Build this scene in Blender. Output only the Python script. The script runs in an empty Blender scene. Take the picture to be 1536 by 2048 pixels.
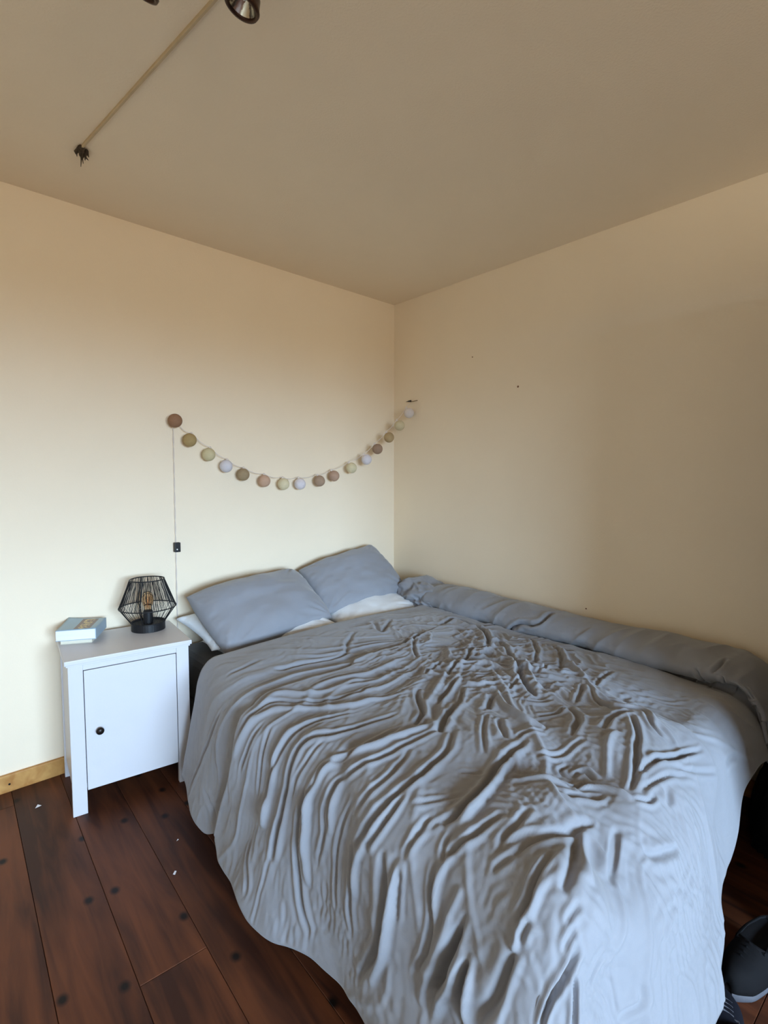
import bpy, bmesh, math, random
import numpy as np
from mathutils import Vector, Matrix
random.seed(7)
scene = bpy.context.scene
# ------------------------------------------------------------------ camera
cam_d = bpy.data.cameras.new('camera'); cam = bpy.data.objects.new('camera', cam_d)
scene.collection.objects.link(cam); scene.camera = cam
FPX, AZ, PITCH = 1033.0, math.radians(47.3), math.atan(66/1033.0)
cam_d.sensor_fit = 'HORIZONTAL'; cam_d.sensor_width = 36.0
cam_d.lens = 36.0*FPX/1536.0
cam_d.clip_start = 0.02
CAM = Vector((-3.63*math.cos(math.radians(46.2)), -3.63*math.sin(math.radians(46.2)), 1.31))
cam.location = CAM
fw = Vector((math.cos(AZ)*math.cos(PITCH), math.sin(AZ)*math.cos(PITCH), -math.sin(PITCH)))
cam.rotation_euler = fw.to_track_quat('-Z', 'Y').to_euler()
# ------------------------------------------------------------------ world: overcast sky above the horizon, ground below
RX0, RX1, RY0, RY1, RZ = -4.0, 0.0, -6.2, 0.0, 2.5      # room box
WX0, WX1, WZ0, WZ1 = -3.7, -1.2, 0.70, 2.10           # window opening in the wall behind the camera
SKY, GROUND, SKY_STRENGTH = (0.53, 0.75, 1.0, 1), (0.14, 0.12, 0.09, 1), 49.0
world = bpy.data.worlds.new('sky'); scene.world = world; world.use_nodes = True
wn, wl = world.node_tree.nodes, world.node_tree.links
wn.clear()
wo = wn.new('ShaderNodeOutputWorld'); wb = wn.new('ShaderNodeBackground')
tc = wn.new('ShaderNodeTexCoord'); sx = wn.new('ShaderNodeSeparateXYZ'); mr = wn.new('ShaderNodeMapRange'); mx = wn.new('ShaderNodeMix')
mx.data_type = 'RGBA'
mr.inputs['From Min'].default_value = -0.03; mr.inputs['From Max'].default_value = 0.03
wl.new(tc.outputs['Generated'], sx.inputs[0]); wl.new(sx.outputs['Z'], mr.inputs['Value'])
wl.new(mr.outputs[0], mx.inputs['Factor']); mx.inputs['A'].default_value = GROUND; mx.inputs['B'].default_value = SKY
wl.new(mx.outputs['Result'], wb.inputs['Color']); wb.inputs['Strength'].default_value = SKY_STRENGTH
wl.new(wb.outputs[0], wo.inputs[0])
# light portal in that window's opening (guides sampling of the sky only, adds no light of its own)
pd = bpy.data.lights.new('window_front_offscreen', 'AREA'); pd.shape = 'RECTANGLE'
pd.size, pd.size_y = WX1-WX0, WZ1-WZ0; pd.cycles.is_portal = True
po = bpy.data.objects.new('window_front_offscreen', pd); scene.collection.objects.link(po)
po.location = ((WX0+WX1)/2, RY0-0.06, (WZ0+WZ1)/2); po.rotation_euler = (math.radians(90), 0, 0)
vs = scene.view_settings
vs.view_transform = 'Standard'; vs.look = 'None'; vs.gamma = 1.0; vs.use_curve_mapping = False
vs.exposure = 0.22
scene.display_settings.display_device = 'sRGB'
scene.cycles.use_denoising = True
scene.cycles.max_bounces = 8; scene.cycles.diffuse_bounces = 4; scene.cycles.glossy_bounces = 2; scene.cycles.transmission_bounces = 6
# ------------------------------------------------------------------ helpers
COL = scene.collection
def link_mesh(name, me, mat=None, parent=None):
    o = bpy.data.objects.new(name, me); COL.objects.link(o)
    if mat is not None and len(me.materials) == 0: me.materials.append(mat)
    if parent is not None: o.parent = parent
    return o
def obj(name, bm, mat=None, parent=None, smooth=False):
    me = bpy.data.meshes.new(name)
    bmesh.ops.recalc_face_normals(bm, faces=bm.faces[:])
    bm.to_mesh(me); bm.free()
    if smooth:
        me.polygons.foreach_set('use_smooth', [True]*len(me.polygons))
    return link_mesh(name, me, mat, parent)
def grid_obj(name, P, mat, parent=None, close_u=False):
    """P: (rows, cols, 3) numpy array -> smooth quad mesh"""
    nv, nu = P.shape[:2]
    idx = np.arange(nv*nu).reshape(nv, nu)
    if close_u: nxt = np.roll(idx, -1, 1)
    else: nxt = idx[:, 1:]
    a = idx if close_u else idx[:, :-1]
    f = np.stack([a[:-1], nxt[:-1], nxt[1:], a[1:]], -1).reshape(-1, 4)
    me = bpy.data.meshes.new(name)
    me.vertices.add(nv*nu); me.vertices.foreach_set('co', P.reshape(-1).astype(np.float32))
    me.loops.add(len(f)*4); me.loops.foreach_set('vertex_index', f.reshape(-1).astype(np.int32))
    me.polygons.add(len(f)); me.polygons.foreach_set('loop_start', np.arange(0, len(f)*4, 4, dtype=np.int32))
    me.update(calc_edges=True)
    me.polygons.foreach_set('use_smooth', [True]*len(f))
    me.validate()
    return link_mesh(name, me, mat, parent)
def tag(o, label, cat, group=None, kind=None):
    if label: o['label'] = label
    if cat: o['category'] = cat
    if group: o['group'] = group
    if kind: o['kind'] = kind
    return o
def structure(o, label=None):
    o['kind'] = 'structure'
    if label: o['label'] = label
    return o
def empty(name, loc=(0, 0, 0), rz=0.0):
    o = bpy.data.objects.new(name, None); COL.objects.link(o)
    o.location = loc; o.rotation_euler = (0, 0, rz); o.empty_display_size = 0.05
    return o
def box(bm, x0, x1, y0, y1, z0, z1, bevel=0.0):
    r = bmesh.ops.create_cube(bm, size=1.0)
    vv = r['verts']
    for v in vv:
        v.co = Vector((x0+(v.co.x+.5)*(x1-x0), y0+(v.co.y+.5)*(y1-y0), z0+(v.co.z+.5)*(z1-z0)))
    if bevel > 0:
        ee = list({e for v in vv for e in v.link_edges})
        bmesh.ops.bevel(bm, geom=ee, offset=bevel, segments=2, affect='EDGES', profile=0.6)
def boxo(name, dims, mat, parent=None, bevel=0.0):
    bm = bmesh.new(); box(bm, *dims, bevel=bevel)
    return obj(name, bm, mat, parent)
def lathe(bm, prof, seg=32, center=(0, 0, 0), M=None):
    """prof: list of (r, z); surface of revolution about z"""
    rings = []
    for r, z in prof:
        ring = []
        if r < 1e-6:
            co = Vector((0, 0, z)); co = (M @ co) if M else co
            ring = [bm.verts.new(co + Vector(center))]
        else:
            for k in range(seg):
                a = 2*math.pi*k/seg
                co = Vector((r*math.cos(a), r*math.sin(a), z)); co = (M @ co) if M else co
                ring.append(bm.verts.new(co + Vector(center)))
        rings.append(ring)
    for A, B in zip(rings[:-1], rings[1:]):
        for k in range(seg):
            a0, a1 = A[k % len(A)], A[(k+1) % len(A)]; b0, b1 = B[k % len(B)], B[(k+1) % len(B)]
            vs_ = []
            for v in (a0, a1, b1, b0):
                if v not in vs_: vs_.append(v)
            if len(vs_) >= 3:
                try: bm.faces.new(vs_)
                except ValueError: pass
def tube(bm, pts, r, seg=8, closed=False, cap=True, flat=1.0):
    pts = [Vector(p) for p in pts]; n = len(pts); rings = []
    up0 = Vector((0, 0, 1))
    for i, p in enumerate(pts):
        a = pts[(i-1) % n] if (closed or i > 0) else p
        b = pts[(i+1) % n] if (closed or i < n-1) else p
        t = (b-a).normalized()
        up = up0 if abs(t.dot(up0)) < 0.95 else Vector((1, 0, 0))
        s = t.cross(up).normalized(); u = s.cross(t)
        rr = r[i] if isinstance(r, (list, tuple)) else r
        rings.append([bm.verts.new(p + (s*math.cos(2*math.pi*k/seg) + u*flat*math.sin(2*math.pi*k/seg))*rr) for k in range(seg)])
    for i in range(n if closed else n-1):
        A, B = rings[i], rings[(i+1) % n]
        for k in range(seg):
            bm.faces.new((A[k], A[(k+1) % seg], B[(k+1) % seg], B[k]))
    if cap and not closed:
        bm.faces.new(rings[0][::-1]); bm.faces.new(rings[-1])
def ring_pts(r, z, n=40, c=(0, 0)):
    return [(c[0]+r*math.cos(2*math.pi*k/n), c[1]+r*math.sin(2*math.pi*k/n), z) for k in range(n)]
# ------------------------------------------------------------------ materials
def new_mat(name):
    m = bpy.data.materials.new(name); m.use_nodes = True
    return m, m.node_tree.nodes, m.node_tree.links, m.node_tree.nodes['Principled BSDF']
def rgb(r, g, b):
    f = lambda c: ((c/255+0.055)/1.055)**2.4 if c/255 > 0.04045 else c/255/12.92
    return (f(r), f(g), f(b), 1)
def mat(name, col, rough=0.6, var=0.06, scale=40, bump=0.05, bscale=200, metal=0.0, spec=0.4, sheen=0.0, coord='Object', stretch=(1, 1, 1)):
    m, n, l, b = new_mat(name)
    tc = n.new('ShaderNodeTexCoord'); mp = n.new('ShaderNodeMapping'); mp.inputs['Scale'].default_value = stretch
    l.new(tc.outputs[coord], mp.inputs[0])
    no = n.new('ShaderNodeTexNoise'); no.inputs['Scale'].default_value = scale; no.inputs['Detail'].default_value = 4
    l.new(mp.outputs[0], no.inputs['Vector'])
    mx = n.new('ShaderNodeMix'); mx.data_type = 'RGBA'
    mx.inputs['A'].default_value = tuple(c*(1-var*2) for c in col[:3])+(1,)
    mx.inputs['B'].default_value = tuple(min(1, c*(1+var*2)) for c in col[:3])+(1,)
    l.new(no.outputs['Fac'], mx.inputs['Factor']); l.new(mx.outputs['Result'], b.inputs['Base Color'])
    b.inputs['Roughness'].default_value = rough; b.inputs['Metallic'].default_value = metal
    b.inputs['Specular IOR Level'].default_value = spec
    if sheen: b.inputs['Sheen Weight'].default_value = sheen
    if bump:
        nb = n.new('ShaderNodeTexNoise'); nb.inputs['Scale'].default_value = bscale; nb.inputs['Detail'].default_value = 3
        l.new(mp.outputs[0], nb.inputs['Vector'])
        bp = n.new('ShaderNodeBump'); bp.inputs['Strength'].default_value = bump; bp.inputs['Distance'].default_value = 0.01
        l.new(nb.outputs['Fac'], bp.inputs['Height']); l.new(bp.outputs[0], b.inputs['Normal'])
    return m
def wood_mat(name, dark, light, knot, rough=0.52, gscale=9.0, kscale=3.6, kthr=0.085):
    """boards: grain along the object's local Y, a few dark knots, tone by object"""
    m, n, l, b = new_mat(name)
    tc = n.new('ShaderNodeTexCoord'); oi = n.new('ShaderNodeObjectInfo')
    ad = n.new('ShaderNodeVectorMath'); ad.operation = 'ADD'
    sc = n.new('ShaderNodeVectorMath'); sc.operation = 'SCALE'; sc.inputs[0].default_value = (13.1, 7.7, 3.3)
    l.new(oi.outputs['Random'], sc.inputs['Scale'])
    l.new(tc.outputs['Object'], ad.inputs[0]); l.new(sc.outputs[0], ad.inputs[1])
    mp = n.new('ShaderNodeMapping'); mp.inputs['Scale'].default_value = (gscale, gscale*0.09, gscale)
    l.new(ad.outputs[0], mp.inputs[0])
    no = n.new('ShaderNodeTexNoise'); no.inputs['Scale'].default_value = 2.5; no.inputs['Detail'].default_value = 7; no.inputs['Distortion'].default_value = 0.6
    l.new(mp.outputs[0], no.inputs['Vector'])
    mp2 = n.new('ShaderNodeMapping'); mp2.inputs['Scale'].default_value = (2.2, 0.8, 1)
    l.new(ad.outputs[0], mp2.inputs[0])
    n2 = n.new('ShaderNodeTexNoise'); n2.inputs['Scale'].default_value = 2.0; n2.inputs['Detail'].default_value = 3
    l.new(mp2.outputs[0], n2.inputs['Vector'])
    av = n.new('ShaderNodeMath'); av.operation = 'ADD'
    l.new(no.outputs['Fac'], av.inputs[0]); l.new(n2.outputs['Fac'], av.inputs[1])
    cr = n.new('ShaderNodeValToRGB')
    cr.color_ramp.elements[0].position = 0.40; cr.color_ramp.elements[0].color = dark
    cr.color_ramp.elements[1].position = 0.60; cr.color_ramp.elements[1].color = light
    hf = n.new('ShaderNodeMath'); hf.operation = 'MULTIPLY'; hf.inputs[1].default_value = 0.5
    l.new(av.outputs[0], hf.inputs[0]); l.new(hf.outputs[0], cr.inputs['Fac'])
    hs = n.new('ShaderNodeHueSaturation')
    vr = n.new('ShaderNodeMapRange'); vr.inputs['To Min'].default_value = 0.78; vr.inputs['To Max'].default_value = 1.22
    l.new(oi.outputs['Random'], vr.inputs['Value']); l.new(vr.outputs[0], hs.inputs['Value']); l.new(cr.outputs[0], hs.inputs['Color'])
    mp3 = n.new('ShaderNodeMapping'); mp3.inputs['Scale'].default_value = (kscale*1.3, kscale, 0.0)
    l.new(ad.outputs[0], mp3.inputs[0])
    vo = n.new('ShaderNodeTexVoronoi'); vo.voronoi_dimensions = '2D'; vo.inputs['Scale'].default_value = 1.0
    l.new(mp3.outputs[0], vo.inputs['Vector'])
    kr = n.new('ShaderNodeMapRange'); kr.inputs['From Min'].default_value = kthr; kr.inputs['From Max'].default_value = kthr*0.35
    l.new(vo.outputs['Distance'], kr.inputs['Value'])
    mx = n.new('ShaderNodeMix'); mx.data_type = 'RGBA'; mx.inputs['B'].default_value = knot
    l.new(kr.outputs[0], mx.inputs['Factor']); l.new(hs.outputs[0], mx.inputs['A'])
    l.new(mx.outputs['Result'], b.inputs['Base Color'])
    b.inputs['Roughness'].default_value = rough; b.inputs['Specular IOR Level'].default_value = 0.22
    bp = n.new('ShaderNodeBump'); bp.inputs['Strength'].default_value = 0.12; bp.inputs['Distance'].default_value = 0.004
    l.new(no.outputs['Fac'], bp.inputs['Height']); l.new(bp.outputs[0], b.inputs['Normal'])
    return m
def fabric(name, col, var=0.05, sheen=0.25, weave=900, rough=0.85):
    m, n, l, b = new_mat(name)
    tc = n.new('ShaderNodeTexCoord')
    n1 = n.new('ShaderNodeTexNoise'); n1.inputs['Scale'].default_value = 6; n1.inputs['Detail'].default_value = 5
    l.new(tc.outputs['Object'], n1.inputs['Vector'])
    n2 = n.new('ShaderNodeTexNoise'); n2.inputs['Scale'].default_value = weave; n2.inputs['Detail'].default_value = 2
    l.new(tc.outputs['Object'], n2.inputs['Vector'])
    ad = n.new('ShaderNodeMath'); ad.operation = 'ADD'; l.new(n1.outputs['Fac'], ad.inputs[0]); l.new(n2.outputs['Fac'], ad.inputs[1])
    hf = n.new('ShaderNodeMath'); hf.operation = 'MULTIPLY'; hf.inputs[1].default_value = 0.5; l.new(ad.outputs[0], hf.inputs[0])
    mx = n.new('ShaderNodeMix'); mx.data_type = 'RGBA'
    mx.inputs['A'].default_value = tuple(c*(1-var*2) for c in col[:3])+(1,); mx.inputs['B'].default_value = tuple(min(1, c*(1+var*2)) for c in col[:3])+(1,)
    l.new(hf.outputs[0], mx.inputs['Factor']); l.new(mx.outputs['Result'], b.inputs['Base Color'])
    b.inputs['Roughness'].default_value = rough; b.inputs['Specular IOR Level'].default_value = 0.25
    b.inputs['Sheen Weight'].default_value = sheen; b.inputs['Sheen Roughness'].default_value = 0.5
    n3 = n.new('ShaderNodeTexNoise'); n3.inputs['Scale'].default_value = 55; n3.inputs['Detail'].default_value = 4
    l.new(tc.outputs['Object'], n3.inputs['Vector'])
    bp = n.new('ShaderNodeBump'); bp.inputs['Strength'].default_value = 0.15; bp.inputs['Distance'].default_value = 0.004
    l.new(n3.outputs['Fac'], bp.inputs['Height']); l.new(bp.outputs[0], b.inputs['Normal'])
    return m
M_wall = mat('cream_wall_paint', rgb(246, 229, 203), rough=0.75, var=0.015, scale=3, bump=0.08, bscale=160, spec=0.3)
M_ceil = mat('cream_ceiling_paint', rgb(246, 229, 203), rough=0.8, var=0.015, scale=4, bump=0.12, bscale=140, spec=0.25)
M_floor = wood_mat('stained_floor_board', rgb(58, 32, 23), rgb(106, 60, 36), rgb(24, 16, 14))
M_under = mat('floor_underlay', rgb(30, 18, 12), rough=0.9)
M_pine = wood_mat('pine_baseboard', rgb(176, 122, 66), rgb(205, 156, 92), rgb(60, 35, 20), rough=0.5, kscale=3.0, kthr=0.03)
M_white = mat('white_foil', rgb(214, 212, 216), rough=0.38, var=0.01, scale=8, bump=0.02, spec=0.45)
M_whiteframe = mat('white_window_paint', rgb(235, 235, 230), rough=0.4, var=0.01)
M_knob = mat('dark_bronze_knob', rgb(40, 32, 28), rough=0.35, var=0.1, metal=0.5)
M_black = mat('black_powder_coat', rgb(22, 22, 25), rough=0.5, var=0.1, bump=0.05)
M_thread = mat('black_thread', rgb(26, 26, 28), rough=0.8, var=0.1)
M_grey = fabric('grey_bed_linen', (0.280, 0.286, 0.315))
M_pill = fabric('grey_pillow_linen', (0.280, 0.286, 0.315))
M_sheet = fabric('white_bed_sheet', (0.80, 0.82, 0.84), var=0.02)
M_slate = fabric('slate_bed_upholstery', (0.045, 0.048, 0.055), var=0.1)
M_wardrobe = wood_mat('dark_wardrobe_board', rgb(40, 28, 22), rgb(62, 44, 34), rgb(25, 18, 15), rough=0.5)
# ------------------------------------------------------------------ noise and the draped duvet surface
# ---- value noise on arrays
def _hash(i, j, seed):
    n = (i * 374761393 + j * 668265263 + seed * 974711) & 0x7fffffff
    n = ((n ^ (n >> 13)) * 1274126177) & 0x7fffffff
    return ((n ^ (n >> 16)) & 0xffff) / 32767.5 - 1.0
def vnoise(x, y, seed=0):
    i = np.floor(x).astype(np.int64); j = np.floor(y).astype(np.int64)
    fx = x - i; fy = y - j
    fx = fx*fx*fx*(fx*(fx*6-15)+10); fy = fy*fy*fy*(fy*(fy*6-15)+10)
    a = _hash(i, j, seed); b = _hash(i+1, j, seed); c = _hash(i, j+1, seed); d = _hash(i+1, j+1, seed)
    return (a*(1-fx)+b*fx)*(1-fy) + (c*(1-fx)+d*fx)*fy
def sstep(a, b, x):
    t = np.clip((x-a)/(b-a), 0, 1); return t*t*(3-2*t)
XL, XV, YH = -1.58, -0.27, -0.58     # left edge of the bed top, valley beside the wall roll, head edge
ZT, RB, AB = 0.555, 0.16, 1.31       # top height, edge rounding radius, overhang angle
def edge_curve(d, floor_z=0.03):
    th = np.minimum(d/RB, AB); rest = np.maximum(0, d-RB*AB)
    hor = RB*np.sin(th) + rest*np.cos(AB)
    drop = RB*(1-np.cos(th)) + rest*np.sin(AB)
    return hor, drop
def valley_x(Y):
    return XV - 0.05*sstep(-1.4, -2.3, Y)
def foot_y(X):
    return -2.10 - 0.02*sstep(-0.6, -1.5, X)
def duvet_point(X, Y):
    """sheet coordinates (unrolled) -> position"""
    yf = foot_y(X)
    dx = np.maximum(0, XL - X); dy = np.maximum(0, yf - Y)
    d = (dx**3 + dy**3)**(1/3.) + 1e-9
    hor, drop = edge_curve(d)
    nrm = np.hypot(dx, dy) + 1e-9
    xc = np.maximum(X, XL); yc = np.clip(Y, yf, 9)
    x = xc - hor*dx/nrm*(1 + 0.10*sstep(0.2, .6, dx)*np.sin(Y*9+1))*(1 - 0.40*sstep(-0.95, -0.58, Y)) ; y = yc - hor*dy/nrm*0.84
    puff = 0.02*np.sin(np.clip((X-XL)/(XV-XL), 0, 1)*np.pi) + 0.02*sstep(-1.1, -0.65, Y)
    xv = valley_x(Y)
    z = ZT + puff - drop
    z = z - 0.045*np.exp(-np.maximum(0, xv - X)/0.022)
    # roll against the wall
    t = (X - xv); L = 0.42
    th = np.pi*1.36 - np.clip(t/L, 0, 1)*np.pi*1.28
    wid = (-xv)/2 + 0.002
    hr = 0.125 + 0.012*np.sin(Y*5.0) + 0.02*sstep(-1.7, -1.1, Y) - .035*sstep(-1.7, -2.25, Y)
    rx = xv - 0.034 + (-xv+0.014)/2*1.07*(1 + np.cos(th))
    rz = ZT + 0.024 + 0.50*hr*np.sin(th) + puff - drop
    m = t > 0
    x = np.where(m, rx, x); z = np.where(m, rz, z)
    z = np.maximum(z, 0.02 + 0.0*z)
    return np.stack([x, y, z], -1)
def build_grid(nu=470, nv=440):
    # rows run along Y, columns along X (unrolled metres)
    su = np.linspace(0, 1, nu); sv = np.linspace(0, 1, nv)
    xr = 0.14
    Yh, Yf0 = YH, -2.12
    SV, SU = np.meshgrid(sv, su, indexing='ij')
    ytot_core = -Yf0 + Yh
    # foot hem length depends on X, left hem length depends on Y
    Xa = xr + (XL - 0.6 - xr)*SU
    DF = 0.27 + 0.26*sstep(-0.5, -1.3, Xa) + 0.02*vnoise(Xa*6, Xa*0+3.3, 5)
    Y = Yh + (-(ytot_core) - DF)*SV
    DL = 0.585 - .025*sstep(-1.15, -1.4, Y) + 0.03*vnoise(Y*5, Y*0+.7, 2) - .05*np.exp(-((Y+1.02)/.06)**2) + .02*np.exp(-((Y+.8)/.1)**2)
    X = xr + (XL - DL - xr)*SU
    return X, Y
# ------------------------------------------------------------------ room shell
T = 0.12
w = boxo('wall_back', (RX0-T, RX1+T, RY1, RY1+T, -0.05, RZ+T), M_wall); structure(w)
w = boxo('wall_right', (RX1, RX1+T, RY0-T, RY1, -0.05, RZ+T), M_wall); structure(w)
w = boxo('wall_left', (RX0-T, RX0, RY0-T, RY1, -0.05, RZ+T), M_wall); structure(w)
bm = bmesh.new()
box(bm, RX0, WX0, RY0-T, RY0, -0.05, RZ+T); box(bm, WX1, RX1, RY0-T, RY0, -0.05, RZ+T)
box(bm, WX0, WX1, RY0-T, RY0, -0.05, WZ0); box(bm, WX0, WX1, RY0-T, RY0, WZ1, RZ+T)
structure(obj('wall_front', bm, M_wall))
structure(boxo('ceiling', (RX0, RX1, RY0, RY1, RZ, RZ+T), M_ceil))
# floor: dark underlay and separate boards, running almost along the side wall
floor = structure(boxo('floor', (RX0, RX1, RY0, RY1, -0.06, -0.022), M_under))
ROT = math.radians(-2.6); BW = 0.176
cdir = Vector((math.sin(-ROT), math.cos(-ROT), 0))
px0 = Vector((-2.088, -0.45, 0))               # a point on one joint seen in the photograph
side = Vector((cdir.y, -cdir.x, 0))
def clip_poly(poly, axis, val, keep_less):
    out = []
    for i in range(len(poly)):
        a, b = poly[i], poly[(i+1) % len(poly)]
        ia = (a[axis] <= val) if keep_less else (a[axis] >= val); ib = (b[axis] <= val) if keep_less else (b[axis] >= val)
        if ia: out.append(a)
        if ia != ib:
            t = (val-a[axis])/(b[axis]-a[axis]); out.append(a+(b-a)*t)
    return out
rnd = random.Random(11)
for k in range(-13, 14):
    offs = k*BW
    cuts = [-6.0]
    c = -5.2 + rnd.random()*1.8
    if k == 0: c = -3.35
    if k in (1, -1, -2, 2): c = -3.6+.25*k
    while c < 2.2:
        cuts.append(c); c += (2.53 if k == 0 else (4.4 if abs(k) < 3 else 2.1+rnd.random()*1.2))
    cuts.append(3.0)
    for s0, s1 in zip(cuts[:-1], cuts[1:]):
        g = 0.0007
        quad = [px0+side*(offs+g)+cdir*(s0+g), px0+side*(offs+BW-g)+cdir*(s0+g), px0+side*(offs+BW-g)+cdir*(s1-g), px0+side*(offs+g)+cdir*(s1-g)]
        for ax, v, less in ((0, RX1-.001, True), (0, RX0+.001, False), (1, RY1-.001, True), (1, RY0+.001, False)):
            quad = clip_poly(quad, ax, v, less)
            if len(quad) < 3: break
        if len(quad) < 3: continue
        cen = sum(quad, Vector())/len(quad)
        Mi = Matrix.Rotation(-ROT, 4, 'Z')
        bmm = bmesh.new()
        dz = rnd.uniform(-0.0012, 0.0)
        loc = [Mi @ (q-cen) for q in quad]
        top = [bmm.verts.new((q.x, q.y, 0)) for q in loc]; bot = [bmm.verts.new((q.x, q.y, -0.022)) for q in loc]
        bmm.faces.new(top); bmm.faces.new(bot[::-1])
        for i in range(len(top)):
            j = (i+1) % len(top); bmm.faces.new((top[i], bot[i], bot[j], top[j]))
        ee = [e for e in bmm.edges if e.verts[0].co.z > -0.001 and e.verts[1].co.z > -0.001]
        bmesh.ops.bevel(bmm, geom=ee, offset=0.0010, segments=1, affect='EDGES')
        o = obj('floor_board', bmm, M_floor, floor)
        o.location = (cen.x, cen.y, dz); o.rotation_euler = (0, 0, ROT)
# baseboards
def baseboard(name, x0, x1, y0, y1):
    bm = bmesh.new(); box(bm, x0, x1, y0, y1, -0.002, 0.072, bevel=0.004)
    me = obj(name, bm, M_pine); structure(me); return me
bb = baseboard('baseboard_back', -2.0, 2.0, -0.0, 0.018)
bb.location = (-2.0, 0, 0); bb.rotation_euler = (0, 0, math.pi)
bm = bmesh.new(); lathe(bm, [(0.0, 0.0), (0.0045, 0.0), (0.004, 0.002), (0.0, 0.0022)], 10, M=Matrix.Rotation(math.pi/2, 4, 'X'), center=(-2.25, -0.0179, 0.032))
o = obj('nail_head', bm, M_knob); o.parent = bb; o.matrix_parent_inverse = bb.matrix_basis.inverted()
baseboard('baseboard_right', -0.018, 0.0, RY0, -0.02)
baseboard('baseboard_left', RX0, RX0+0.018, RY0, -0.02)
baseboard('baseboard_front', RX0+0.02, RX1-0.02, RY0, RY0+0.018)
# window behind the camera
mg, n, l, b = new_mat('window_glass')
n.remove(b); tr = n.new('ShaderNodeBsdfTransparent'); gl = n.new('ShaderNodeBsdfGlossy'); gl.inputs['Roughness'].default_value = 0.02
fr = n.new('ShaderNodeFresnel'); fr.inputs['IOR'].default_value = 1.35; mxs = n.new('ShaderNodeMixShader')
l.new(fr.outputs[0], mxs.inputs[0]); l.new(tr.outputs[0], mxs.inputs[1]); l.new(gl.outputs[0], mxs.inputs[2]); l.new(mxs.outputs[0], n['Material Output'].inputs[0])
def window(name, loc, rz, width, hh, mullion):
    win = structure(empty(name, loc, rz)); hw = width/2
    def wbar(nm, x0, x1, z0, z1, d=0.035): return boxo(nm, (x0, x1, -d, d, z0, z1), M_whiteframe, win, bevel=0.004)
    wbar('window_frame', -hw, -hw+.05, 0, hh); wbar('window_frame', hw-.05, hw, 0, hh)
    wbar('window_frame', -hw+.05, hw-.05, 0, .05); wbar('window_frame', -hw+.05, hw-.05, hh-.05, hh)
    boxo('window_sill', (-hw-.05, hw+.05, .065, .24, -.045, -.005), M_whiteframe, win, bevel=0.005)
    if mullion:
        wbar('window_mullion', -.04, .04, .05, hh-.05); spans = ((-hw+.05, -.04), (.04, hw-.05))
    else: spans = ((-hw+.05, hw-.05),)
    for a, c in spans: boxo('window_pane', (a, c, -.003, .003, .05, hh-.05), mg, win)
window('window_1', ((WX0+WX1)/2, RY0-0.06, WZ0), 0, WX1-WX0, WZ1-WZ0, True)
# small marks on the right wall: filled screw holes
for (yy, zz, rr, lb) in ((-0.992, 1.821, .006, 'larger brown plug in the wall to the right of the hook'), (-0.675, 2.036, .004, 'small brown plug high on the wall above the hook'), (-1.413, 0.652, .004, 'small brown plug low on the wall just above the duvet roll')):
    bm = bmesh.new(); lathe(bm, [(0.0, 0.0), (rr, 0.0), (rr*.8, .0015), (0, .002)], 10, M=Matrix.Rotation(-math.pi/2, 4, 'Y'), center=(0, yy, zz))
    tag(obj('screw_plug', bm, mat('brown_plug', rgb(130, 88, 62), rough=.8)), lb, 'plug', 'plugged holes in the wall beside the bed')
# ------------------------------------------------------------------ bed
bed = empty('bed', (-0.79, -1.06, 0)); tag(bed, 'low double bed with dark slate upholstered base pushed into the corner', 'bed')
bx0, bx1, by0, by1 = -0.785, 0.765, -1.075, 1.035
boxo('base', (bx0, bx1, by0, by1, 0.06, 0.27), M_slate, bed, bevel=0.02)
boxo('mattress', (bx0+.01, bx1-.01, by0+.01, by1-.01, 0.265, 0.475), M_slate, bed, bevel=0.035)
for sxx in (bx0+.08, bx1-.08):
    for syy in (by0+.08, by1-.08):
        bm = bmesh.new(); lathe(bm, [(0, 0), (.022, 0), (.03, .065), (0, .065)], 16, center=(sxx, syy, 0)); obj('leg', bm, M_black, bed)
# fitted sheet with soft wrinkles over the mattress top
nu, nv = 160, 160
U, V = np.meshgrid(np.linspace(0, 1, nu), np.linspace(0, 1, nv))
sx0, sx1, sy0, sy1 = -1.45, -0.036, -2.11, -0.036
Xs = sx0+(sx1-sx0)*U; Ys = sy0+(sy1-sy0)*V
ed = np.minimum(np.minimum(Xs-sx0, sx1-Xs), np.minimum(Ys-sy0, sy1-Ys))
Zs = 0.484 - 0.025*(1-np.clip(ed/.05, 0, 1))**2 + 0.007*vnoise(Xs*9+Ys*4, Ys*16-Xs*6, 3)*np.clip(ed/.06, 0, 1)
sh = grid_obj('bed_sheet', np.stack([Xs, Ys, Zs], -1), M_sheet)
so = sh.modifiers.new('thickness', 'SOLIDIFY'); so.thickness = 0.006; so.offset = -1
tag(sh, 'white wrinkled fitted sheet showing between the pillows and the duvet', 'bed sheet')
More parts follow.
